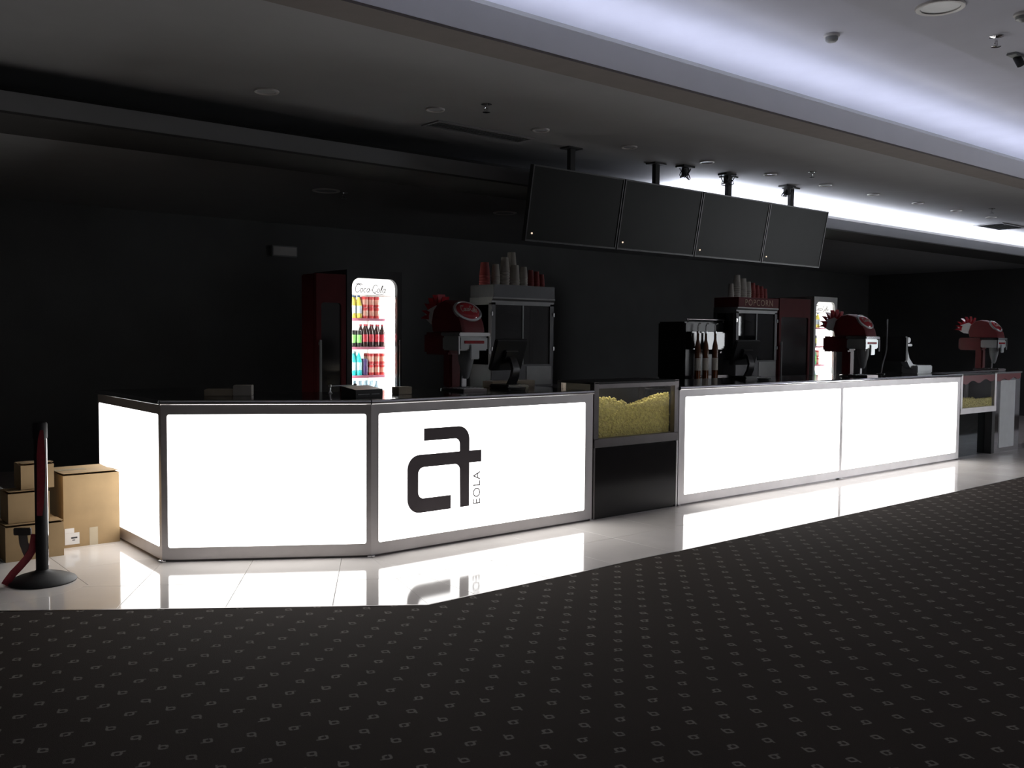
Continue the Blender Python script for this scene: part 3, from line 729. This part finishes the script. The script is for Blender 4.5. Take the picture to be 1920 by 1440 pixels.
def dark_fridge(x0, x1, label, dp=0.66):
    t = thing('unlit_fridge', label, 'fridge', (x0, 2.30, 0), 0, 'unlit red fridges'); W = x1-x0
    MB().bbox(0, W, 0.045, dp, 0.02, 2.12, .01).build('body', M_frred, t)
    d = MB(); frame_plate(d, 0, W, 0.02, 2.12, 0.05, W-.05, 0.30, 1.85, .03, 0, .043); dr = d.build('door', M_frred, t)
    MB().box(0.045, W-.045, 0.016, 0.03, 0.295, 1.855).build('dark_pane', M_blackgloss, dr)
    MB().bbox(0.02, 0.04, -.035, -.012, 0.95, 1.5, .004).bbox(0.022, 0.038, -.014, 0.002, 0.97, 1.0, .002).bbox(0.022, 0.038, -.014, .002, 1.45, 1.48, .002).build('handle', M_greyp, dr)
dark_fridge(0.80, 1.112, 'slim unlit dark red fridge left of the bright fridge', 0.30)
dark_fridge(8.12, 8.90, 'unlit dark red fridge left of the grey framed fridge')

# popcorn machines ---------------------------------------------------
def cup_stack(name, label, loc, n, m, r=0.05, h=0.13, group=None):
    mb = MB(); z = 0
    for i in range(n):
        mb.lathe([(r, z), (r*1.04, z+.008), (r*.98, z+.012), (r*.74, z+h), (r*.70, z+h)], 18); z += 0.028
    o = mb.build(name, m, None, True, 35); o.location = loc; return tag(o, label, 'cups', group)
def popcorn_machine(label, x0, x1, y0, header_m, header_text):
    t = thing('popcorn_machine', label, 'popcorn machine', (x0, y0, 1.0), 0, 'popcorn machines'); W = x1-x0; D = 0.36; T = 1.06
    MB().bbox(0, W, 0, D, 0.02, 0.26, .006).build('base_cabinet', M_mach, t)
    MB().bbox(W*.55, W-.03, -.006, 0.004, 0.05, 0.24, .003).build('drawer_front', M_machl, t)
    for (a, b) in ((0.05, 0.05), (W-.05, 0.05), (0.05, D-.05), (W-.05, D-.05)):
        MB().lathe([(0.02, 0), (0.02, 0.022)], 12, Matrix.Translation((a, b, 0))).build('foot', M_rubber, t)
    for (a, b) in ((0, 0), (W-.05, 0), (0, D-.05), (W-.05, D-.05)):
        MB().box(a, a+.05, b, b+.05, 0.26, 0.88).build('corner_post', M_mach, t)
    MB().box(0.05, W-.05, 0.012, 0.018, 0.26, 0.86).build('glass_front', M_dglass, t)
    MB().box(0.012, 0.018, 0.05, D-.05, 0.26, 0.86).build('glass_side', M_dglass, t); MB().box(W-.018, W-.012, 0.05, D-.05, 0.26, 0.86).build('glass_side', M_dglass, t)
    MB().box(0.05, W-.05, D-.03, D-.02, 0.26, 0.88).build('back_panel', M_dsteel, t)
    MB().box(W*.5-.008, W*.5+.008, 0.004, 0.020, 0.26, 0.86).build('door_divider', M_greyp, t)
    for z in (0.40, 0.75):
        for xx in (-.006, W-.012): MB().bbox(xx, xx+.018, -.012, 0.004, z, z+.04, .003).build('hinge', M_chrome, t)
    MB().prism([(0.0, 0.86), (0.0, 0.90), (-.02, 0.92), (-.02, 0.935), (D, 0.935), (D, 0.86)], 0, W, 'yz').build('canopy', M_machl, t)
    hd = MB().bbox(0.008, W-.008, -.025, D, 0.935, T, .004).build('header_box', header_m, t)
    MB().lathe([(0.10, 0.60), (0.12, 0.615), (0.12, 0.74), (0.10, 0.76), (0.03, 0.78), (0.02, 0.86)], 20, Matrix.Translation((W*.42, D*.5, 0))).build('kettle', M_mach, t, True)
    if header_text:
        text_mesh('header_lettering', header_text, 0.115, mat('letter_cream', (0.42, 0.26, 0.18, 1), 0.6, var=.05), hd, Matrix.Translation((W/2, -.026, 0.958)) @ Matrix.Rotation(PI/2, 4, 'X'), .002, spacing=1.15)
        for xx in (.50, .545):
            MB().lathe([(0.012, 0.80), (0.02, 0.82), (0.014, 0.86)], 10, Matrix.Translation((W*xx+.02, .06, 0))).build('lamp_bulb', M_chrome, t, True)
    return t
popcorn_machine('grey steel popcorn machine with dark glass doors, behind the left soda dispenser', 2.405, 3.235, 1.70, M_mach, None)
popcorn_machine('steel popcorn machine with dark red lettered header, right of the coffee machine', 6.33, 7.20, 1.70, M_frred, 'POPCORN')
zt = 1.0+1.0605
for i, (x, n, r, m, h) in enumerate(((2.44, 4, .055, M_cupr, .14), (2.58, 4, .045, M_cupw, .13), (2.70, 6, .050, M_cupw, .15), (2.83, 3, .055, M_cupw, .16), (2.95, 4, .045, M_cupw, .12), (3.05, 3, .035, M_cupr, .12), (3.13, 3, .035, M_cupr, .11), (3.20, 2, .035, M_cupr, .11))):
    cup_stack('cup_stack', '%s paper cup stack, %s from the left on top of the grey popcorn machine' % ('red' if m is M_cupr else 'white', ORD[i]), (x, 1.86, zt), n, m, r, h, 'cup stacks on the grey popcorn machine')
cup_stack('popcorn_bucket', 'tall white bucket standing on the cup stacks of the grey popcorn machine', (2.87, 1.96, zt), 8, M_cupw, .055, .16)
for i, (x, n, r, m, h) in enumerate(((6.42, 3, .04, M_cupw, .12), (6.54, 6, .050, M_cupw, .15), (6.67, 5, .05, M_cupw, .14), (6.78, 4, .04, M_cupw, .13), (6.88, 4, .035, M_cupr, .12), (6.97, 3, .035, M_cupr, .12), (7.06, 3, .035, M_cupr, .11), (7.14, 2, .035, M_cupr, .11))):
    cup_stack('cup_stack', '%s paper cup stack, %s from the left on top of the red popcorn machine' % ('red' if m is M_cupr else 'white', ORD[i]), (x, 1.86, zt), n, m, r, h, 'cup stacks on the red popcorn machine')

# coffee machine with syrup bottles
t = thing('coffee_machine', 'black coffee machine with chrome top rail, left of the red popcorn machine', 'coffee machine', (5.545, 1.87, 1.0))
MB().bbox(0, 0.77, 0, 0.44, 0.03, 0.74, .02).build('body', M_black, t)
MB().bbox(0.02, 0.75, -.10, 0.0, 0.03, 0.08, .008).build('drip_tray', M_dsteel, t)
MB().bbox(0.02, 0.75, -.08, 0.01, 0.40, 0.62, .015).build('brew_head', M_blackgloss, t)
MB().tube([(0.02, -.01, 0.77), (0.75, -.01, 0.77)], .008, 8).cyl((0.04, -.01, .73), (0.04, -.01, .77), .006).cyl((0.73, -.01, .73), (0.73, -.01, .77), .006).build('top_rail', M_dsteel, t, True)
for xx in (.25, .55):
    MB().lathe([(0.03, 0.34), (0.036, 0.36), (0.036, 0.40)], 14, Matrix.Translation((xx, -.04, 0))).cyl((xx, -.06, .37), (xx, -.12, .365), .012, 10).build('filter_holder', M_dsteel, t, True)
for xx in (.05, .72):
    for yy in (.05, .39): MB().lathe([(0.02, 0), (0.02, .032)], 12, Matrix.Translation((xx, yy, 0))).build('foot', M_rubber, t)
for i, x in enumerate((5.575, 5.725, 5.905)):
    t = thing('syrup_bottle', 'tall syrup bottle with bright pourer, %s of three before the coffee machine' % ('leftmost', 'middle', 'rightmost')[i], 'bottle', (x, 1.69, 1.0), 0, 'syrup bottles by the coffee machine')
    MB().lathe([(0.034, 0), (0.038, 0.006), (0.038, 0.40), (0.030, 0.46), (0.016, 0.52), (0.015, 0.60)], 18).build('bottle_body', M_amber, t, True)
    MB().lathe([(0.0385, 0.15), (0.0387, 0.30)], 18, cap=False).build('paper_label', M_cupw, t, True)
    MB().lathe([(0.018, 0.60), (0.018, 0.625), (0.008, 0.63)], 14).tube([(0, 0, .62), (0, 0, .69), (0.01, -.006, .715), (0.03, -.015, .72)], .009, 8).build('pourer', M_chrome, t, True)

# ------------------------------------------------------------------ soda dispensers
def soda_dispenser(loc, label):
    t = thing('soda_dispenser', label, 'soda dispenser', loc, 0, 'soda dispensers on the counter')
    MB().lathe([(0.095, 0), (0.095, .012), (0.07, .02)], 22).build('base_flange', M_dsteel, t, True)
    MB().bbox(-.055, .055, -.05, .06, 0.012, 0.31, .018).build('column', M_red, t)
    MB().bbox(-.085, .085, -.05, .30, 0.29, 0.475, .02).build('rear_housing', M_red, t)
    MB().bbox(-.145, .145, -.30, -.055, 0.33, 0.445, .012).build('valve_block', M_silver, t)
    MB().bbox(-.155, .155, -.315, -.05, 0.446, 0.474, .006).build('chrome_lid', M_chrome, t)
    for s in (-1, 1):
        MB().bbox(s*.155-.007, s*.155+.007, -.31, -.296, 0.30, 0.446, .004).build('chrome_upright', M_chrome, t)
    MB().bbox(-.10, .10, -.306, -.298, 0.385, 0.41, .003).build('red_stripe', M_redb, t)
    prof = [(0.13, 0.476), (0.15, 0.56), (0.12, 0.66), (0.05, 0.72), (-.04, 0.74), (-.13, 0.715), (-.22, 0.64), (-.28, 0.55), (-.30, 0.476)]
    hb = MB(); n = len(prof); secs = [(-.115, .93), (-.10, .985), (-.085, 1.0), (.085, 1.0), (.10, .985), (.115, .93)]
    cy, cz = -.08, .58; vs = []; fs = []
    for x, k in secs:
        for a, b in prof: vs.append((x, cy+(a-cy)*k, max(.476, cz+(b-cz)*k)))
    for i in range(len(secs)-1):
        for j in range(n): fs.append((i*n+j, i*n+(j+1) % n, (i+1)*n+(j+1) % n, (i+1)*n+j))
    fs += [tuple(range(n)), tuple(range(len(secs)*n-1, (len(secs)-1)*n-1, -1))]
    hb.add(vs, fs).build('hood', M_red, t, True, 35)
    # oval badge on the sloping front
    q = Matrix.Translation((0, -.205, 0.645)) @ Matrix.Rotation(math.radians(49), 4, 'X')
    MB().lathe([(0.132, -.012), (0.134, .008), (0.118, .016), (0.112, .010)], 30, q @ Matrix.Diagonal((1, .80, 1, 1))).build('badge_ring', M_silver, t, True)
    MB().lathe([(0.114, .006), (0.105, .018), (0.07, .028), (0.03, .032)], 30, q @ Matrix.Diagonal((1, .80, 1, 1))).build('badge_lens', M_redb, t, True)
    mb = MB()
    for st in strokes_script(): mb.tube([q @ Vector(((x-2.7)*0.030, (z-.4)*0.055, .032-0.30*((x-2.7)*.030)**2*4)) for x, z in st], .003, 5)
    mb.build('badge_script', M_cupw, t)
    # splash of tongues at the back
    MB().prism([(0.11, 0.53), (0.24, 0.545), (0.31, 0.585), (0.33, 0.64), (0.27, 0.67), (0.17, 0.70), (0.11, 0.66)], -.05, .05, 'yz').build('splash_base', M_white, t)
    for k in range(7):
        a = math.radians(2+20*k); c0 = Vector((0, 0.19, 0.60)); d = Vector((0, math.cos(a), math.sin(a))); e = Vector((0, d.z, -d.y))
        p = [c0+d*.08-e*.020, c0+d*.13-e*.013, c0+d*.195+e*.014, c0+d*.145+e*.014, c0+d*.08+e*.020]
        MB().prism([(v.y, v.z) for v in p], -.056+.004*k, .056-.003*k, 'yz').build('splash_tongue', M_redb, t)
    # nozzle, lever, drip tray
    MB().lathe([(0.020, 0.10), (0.034, 0.13), (0.062, 0.25), (0.07, 0.33)], 20, Matrix.Translation((0, -.19, 0))).build('nozzle', M_greyp, t, True)
    MB().bbox(-.045, .045, -.315, -.30, 0.26, 0.38, .006).build('push_plate', M_silver, t)
    MB().bbox(-.025, .025, -.17, -.15, 0.03, 0.25, .006, Matrix.Translation((0, 0, 0))).build('lever', M_chrome, t)
    MB().bbox(-.12, .12, -.32, -.07, 0.0, 0.022, .004).build('drip_tray', M_dsteel, t)
    for k in range(5): MB().box(-.10, .10, -.30+.05*k, -.285+.05*k, 0.022, 0.027).build('grille_bar', M_chrome, t)
    return t
d1 = soda_dispenser((1.20, 0.70, H), 'red soda dispenser with oval badge beside the bright fridge, leftmost of three')
clone(d1, (6.86, 0.46, H), 0.0, 'red soda dispenser standing in front of the grey framed fridge, middle of three')
clone(d1, (10.94, 0.72, H), 0.0, 'red soda dispenser above the far glass popcorn case, rightmost of three')

# ------------------------------------------------------------------ tills and small things on the counter
def till(loc, rz, label, shell, tiltdeg=18):
    t = thing('till_terminal', label, 'till', loc, rz, 'tills on the counter')
    MB().bbox(-.13, .13, -.12, .12, 0, 0.035, .01).build('base', shell, t)
    pts = [(0.0, -.02, .03), (0, -.06, .10), (0, -.075, .17), (0, -.04, .25), (0, .0, .29)]
    mb = MB()
    vs = []; fs = []
    for i, p in enumerate(pts):
        w = .05-.005*i
        for dx, dy in ((-w, -.014), (w, -.014), (w, .014), (-w, .014)): vs.append((p[0]+dx, p[1]+dy, p[2]))
    for i in range(len(pts)-1):
        for k in range(4): fs.append((i*4+k, i*4+(k+1) % 4, (i+1)*4+(k+1) % 4, (i+1)*4+k))
    fs += [(3, 2, 1, 0), (16, 17, 18, 19)]
    mb.add(vs, fs).build('stem', shell, t, True, 50)
    xf = Matrix.Translation((0, 0.02, 0.28)) @ Matrix.Rotation(math.radians(tiltdeg), 4, 'X')
    MB().bbox(-.19, .19, -.02, .02, -.13, .15, .01, xf).build('screen_case', M_black, t)
    MB().box(-.175, .175, .0195, .0215, -.115, .135, xf).build('screen', M_screen, t)
    MB().bbox(-.08, .08, -.045, -.018, -.06, .06, .01, xf).build('rear_cover', shell, t)
    return t
till((1.75, 0.62, H), 0.1, 'black till terminal in front of the grey popcorn machine, back to the viewer', M_black)
till((5.08, 0.62, H), -0.1, 'black till terminal in front of the red popcorn machine', M_black)
ts = thing('till_terminal', 'till terminal with curved silver stand at the right end of the counter', 'till', (8.44, 0.52, H), 0, 'tills on the counter')
MB().bbox(0.02, 0.42, -.10, .12, 0, 0.105, .01).build('base', M_silver, ts)
pr = [(0.20, .10), (0.02, .12), (-.08, .20), (-.13, .30), (-.14, .36), (-.19, .36), (-.19, .29), (-.14, .16), (-.06, .08), (0.05, .045)]
MB().prism(pr, -.04, .05, 'xz').build('stem', M_silver, ts)
MB().bbox(-.26, -.05, -.06, .08, .355, .385, .006).build('screen_bracket', M_silver, ts)
MB().bbox(-.24, -.07, -.05, .07, .40, .47, .012).build('tilt_head', M_silver, ts)
MB().bbox(-.34, -.27, -.12, .20, .16, .48, .012).build('screen_case', M_black, ts)
ts2 = thing('price_display_pole', 'thin dark bent pole display left of the silver till stand', 'pole display', (7.88, 0.6, H))
MB().lathe([(0.05, 0), (0.05, .008), (0.02, .014)], 16).build('base', M_black, ts2, True)
MB().tube([(0, 0, .01), (0.03, 0, .12), (.10, 0, .25), (.12, 0, .32), (.12, 0, .70)], .008, 8).build('pole', M_greyp, ts2, True)

def carton(loc, sx, sy, sz, rz, m, label, cat='carton'):
    t = thing('small_carton', label, cat, loc, rz)
    MB().bbox(-sx/2, sx/2, -sy/2, sy/2, 0, sz, .003).build('box', m, t)
    MB().box(-sx/2+.004, sx/2-.004, -.008, .008, sz, sz+.0015).build('lid_seam', M_tape, t)
carton((-0.66, 1.02, H), .20, .14, .045, angAB, M_tan, 'low brown carton on the counter top left of the pale carton')
carton((-0.52, 0.93, H), .13, .12, .075, angAB, M_cupw, 'small pale carton on the counter top above the plain lit panel')
carton((0.55, 0.46, H), .12, .10, .055, 0.0, M_tan, 'small tan carton on the counter top right of the card terminal')
t = thing('card_terminal', 'black card terminal on the counter top before the bright fridge', 'card terminal', (0.14, 0.36, H), 0.1)
MB().prism([(-.09, 0), (.09, 0), (.09, .075), (-.09, .055)], -.12, .12, 'yz').build('body', M_black, t)
MB().box(-.10, .0, -.0925, -.0895, .018, .024).build('slot', M_greyp, t); MB().box(.02, .09, -.0925, -.0895, .018, .024).build('slot', M_greyp, t)
t = thing('chrome_rail', 'small chrome rail with end knobs on the counter top left of the bright fridge', 'rail', (0.23, 0.80, H))
MB().tube([(-.11, 0, .055), (.11, 0, .055)], .006, 10).build('bar', M_chrome, t, True)
for s in (-.11, .11): MB().lathe([(0.018, 0), (0.012, .006), (0.007, .02), (0.007, .045), (0.014, .05), (0.014, .062), (0.006, .07)], 14, Matrix.Translation((s, 0, 0))).build('end_knob', M_chrome, t, True)
t = thing('flat_tray', 'long pale flat tray on the counter top left of the popcorn warmer', 'tray', (1.90, 0.80, H))
MB().bbox(-.25, .24, -.07, .07, 0, .055, .004).build('tray', M_tan, t)
MB().bbox(-.24, .23, -.06, .06, .054, .057, .001).build('lining', M_cupw, t)
for i, (x, y, lab) in enumerate(((1.62, 0.36, 'small steel coin dish on the counter before the left till'), (5.02, 0.34, 'small steel coin dish on the counter before the right till'), (3.42, 0.34, 'small steel coin dish at the left end of the long counter top'))):
    o = MB().lathe([(0.05, 0), (0.065, .006), (0.075, .022), (0.078, .024), (0.066, .012), (0.03, .008)], 22).build('coin_dish', M_silver, None, True); o.location = (x, y, H)
    tag(o, lab, 'dish', 'coin dishes')

# ------------------------------------------------------------------ boxes and barrier post at the left
def cardboard_box(loc, sx, sy, sz, rz, label, tape=True, paper=None):
    """loc = front left bottom corner"""
    t = thing('cardboard_box', label, 'box', loc, rz, 'cardboard boxes by the counter')
    b = MB(); w = .005
    b.box(0, sx, 0, w, 0, sz).box(0, sx, sy-w, sy, 0, sz).box(0, w, w, sy-w, 0, sz).box(sx-w, sx, w, sy-w, 0, sz).box(w, sx-w, w, sy-w, 0, w)
    b.build('carton_walls', M_card, t)
    for k, (y0, y1, lift) in enumerate(((0.002, sy/2-.003, .012), (sy/2+.003, sy-.002, .006))):
        f = MB().box(0.003, sx-.003, 0, (y1-y0), -.003, 0.0, Matrix.Translation((0, y0, sz+.004+(lift if k == 0 else 0.0))) @ Matrix.Rotation(-.03 if k == 0 else 0.02, 4, 'X'))
        f.build('top_flap', M_card, t)
    if tape:
        MB().box(-.001, sx*.55, sy/2-.03, sy/2+.03, sz+.012, sz+.0135).build('tape', M_tape, t)
        MB().box(sx*.45, sx*.60, -.0012, 0, sz*.0, sz*.25).build('tape', M_tape, t)
    if paper:
        for (x0, x1, z0, z1) in paper:
            p = MB().box(x0, x1, -.003, -.0008, z0, z1).build('paper_label', M_paper, t)
            if x1-x0 > .085:
                MB().box(x0+.042, x1-.015, -.0036, -.003, (z0+z1)/2+.0, (z0+z1)/2+.012).box(x0+.05, x1-.03, -.0036, -.003, (z0+z1)/2-.014, (z0+z1)/2-.008).build('print', M_ink, p)
    return t
cardboard_box((-1.600, 1.572, 0), .388, .46, .522, 0, 'large brown cardboard box with white paper label against the lit counter end', True, [(0.006, 0.105, 0.022, 0.105), (0.006, 0.07, 0.106, 0.14)])
cardboard_box((-2.02, 1.352, 0), .365, .36, .235, 0, 'low brown cardboard box at the bottom of the stack behind the barrier post', False)
cardboard_box((-1.99, 1.40, 0.253), .26, .24, .20, 0, 'brown cardboard box in the middle of the stack behind the barrier post', False)
cardboard_box((-1.90, 1.44, 0.471), .21, .20, .165, 0, 'small brown cardboard box on top of the stack behind the barrier post', False)
t = thing('low_cabinet', 'pale low cabinet with dark plinth at the left edge behind the boxes', 'cabinet', (-2.60, 1.76, 0))
MB().box(0, 0.62, 0.03, 0.5, 0, 0.10).build('plinth', M_blackmat, t)
MB().bbox(0, 0.66, 0, 0.52, 0.10, 0.44, .004).build('body', M_greenwall, t)
MB().bbox(0.01, 0.65, -.012, 0.0, 0.11, 0.265, .002).build('drawer_front', M_greenwall, t)
MB().bbox(0.01, 0.65, -.012, 0.0, 0.27, 0.43, .002).build('drawer_front', M_greenwall, t)

t = thing('barrier_post', 'black retractable barrier post with red belt hanging, on the pale tiles', 'barrier post', (-1.945, 0.700, 0))
MB().lathe([(0.195, 0), (0.197, .008), (0.19, .016), (0.145, .036), (0.08, .056), (0.045, .066), (0.036, .075)], 48).build('base', M_rubber, t, True)
MB().lathe([(0.036, .06), (0.036, .965), (0.033, .972), (0.02, .975)], 28).build('post', M_postblack, t, True)
MB().bbox(-.0045, .0045, -.0385, -.034, 0.10, 0.985, .001, Matrix.Rotation(1.05, 4, 'Z')).build('post_highlight', M_chrome, t)  # thin highlight along the post put in as a bright strip
MB().lathe([(0.038, .89), (0.042, .90), (0.042, .985), (0.036, .995), (0.01, .998)], 28).build('belt_head', M_postblack, t, True)
def ribbon(name, pts, wdir, w, th, m, parent):
    vs = []; fs = []; n = len(pts)
    for i, p in enumerate(pts):
        p = Vector(p); d = (Vector(pts[min(i+1, n-1)])-Vector(pts[max(i-1, 0)])).normalized()
        wv = wdir[i] if isinstance(wdir, list) else wdir
        wv = Vector(wv).normalized(); wv = (wv-d*wv.dot(d)).normalized(); nn = d.cross(wv)
        ww = w[i] if isinstance(w, list) else w
        for a, b in ((-1, -1), (1, -1), (1, 1), (-1, 1)): vs.append(p+wv*(a*ww/2)+nn*(b*th/2))
    for i in range(n-1):
        for k in range(4): fs.append((i*4+k, i*4+(k+1) % 4, (i+1)*4+(k+1) % 4, (i+1)*4+k))
    fs += [(3, 2, 1, 0), tuple(range(4*n-4, 4*n))]
    return MB().add(vs, fs).build(name, m, parent, True, 60)
RV = Vector((0.975, -0.224, 0)); FV = Vector((0.224, 0.975, 0))      # across and away as seen from the lobby
def loc(r, f, z): return tuple(RV*r+FV*f+Vector((0, 0, z)))
ribbon('hanging_belt', [loc(.010, -.044, .95), loc(.006, -.056, .90), loc(.004, -.058, .80), loc(.002, -.055, .65), loc(-.004, -.050, .50), loc(-.010, -.046, .42)], RV, [.018, .034, .048, .046, .040, .03], .002, M_redbelt, t)
ribbon('trailing_belt', [loc(-.036, .0, .30), loc(-.044, -.005, .25), loc(-.055, -.01, .20), loc(-.080, -.02, .16), loc(-.12, -.03, .115), loc(-.16, -.04, .075), loc(-.19, -.05, .035), loc(-.205, -.055, .012)], [FV*.4+RV]*8, .05, .002, M_redbelt, t)
MB().bbox(-.05, .05, -.014, .014, .30, .345, .004, Matrix.Translation(RV*-.105) @ Matrix.Rotation(-.6, 4, 'Z')).build('belt_clip', M_dsteel, t)
ribbon('clip_strap', [loc(-.105, 0, .31), loc(-.10, 0, .25), loc(-.085, 0, .20), loc(-.07, 0, .16)], RV, .05, .002, M_dsteel, t)
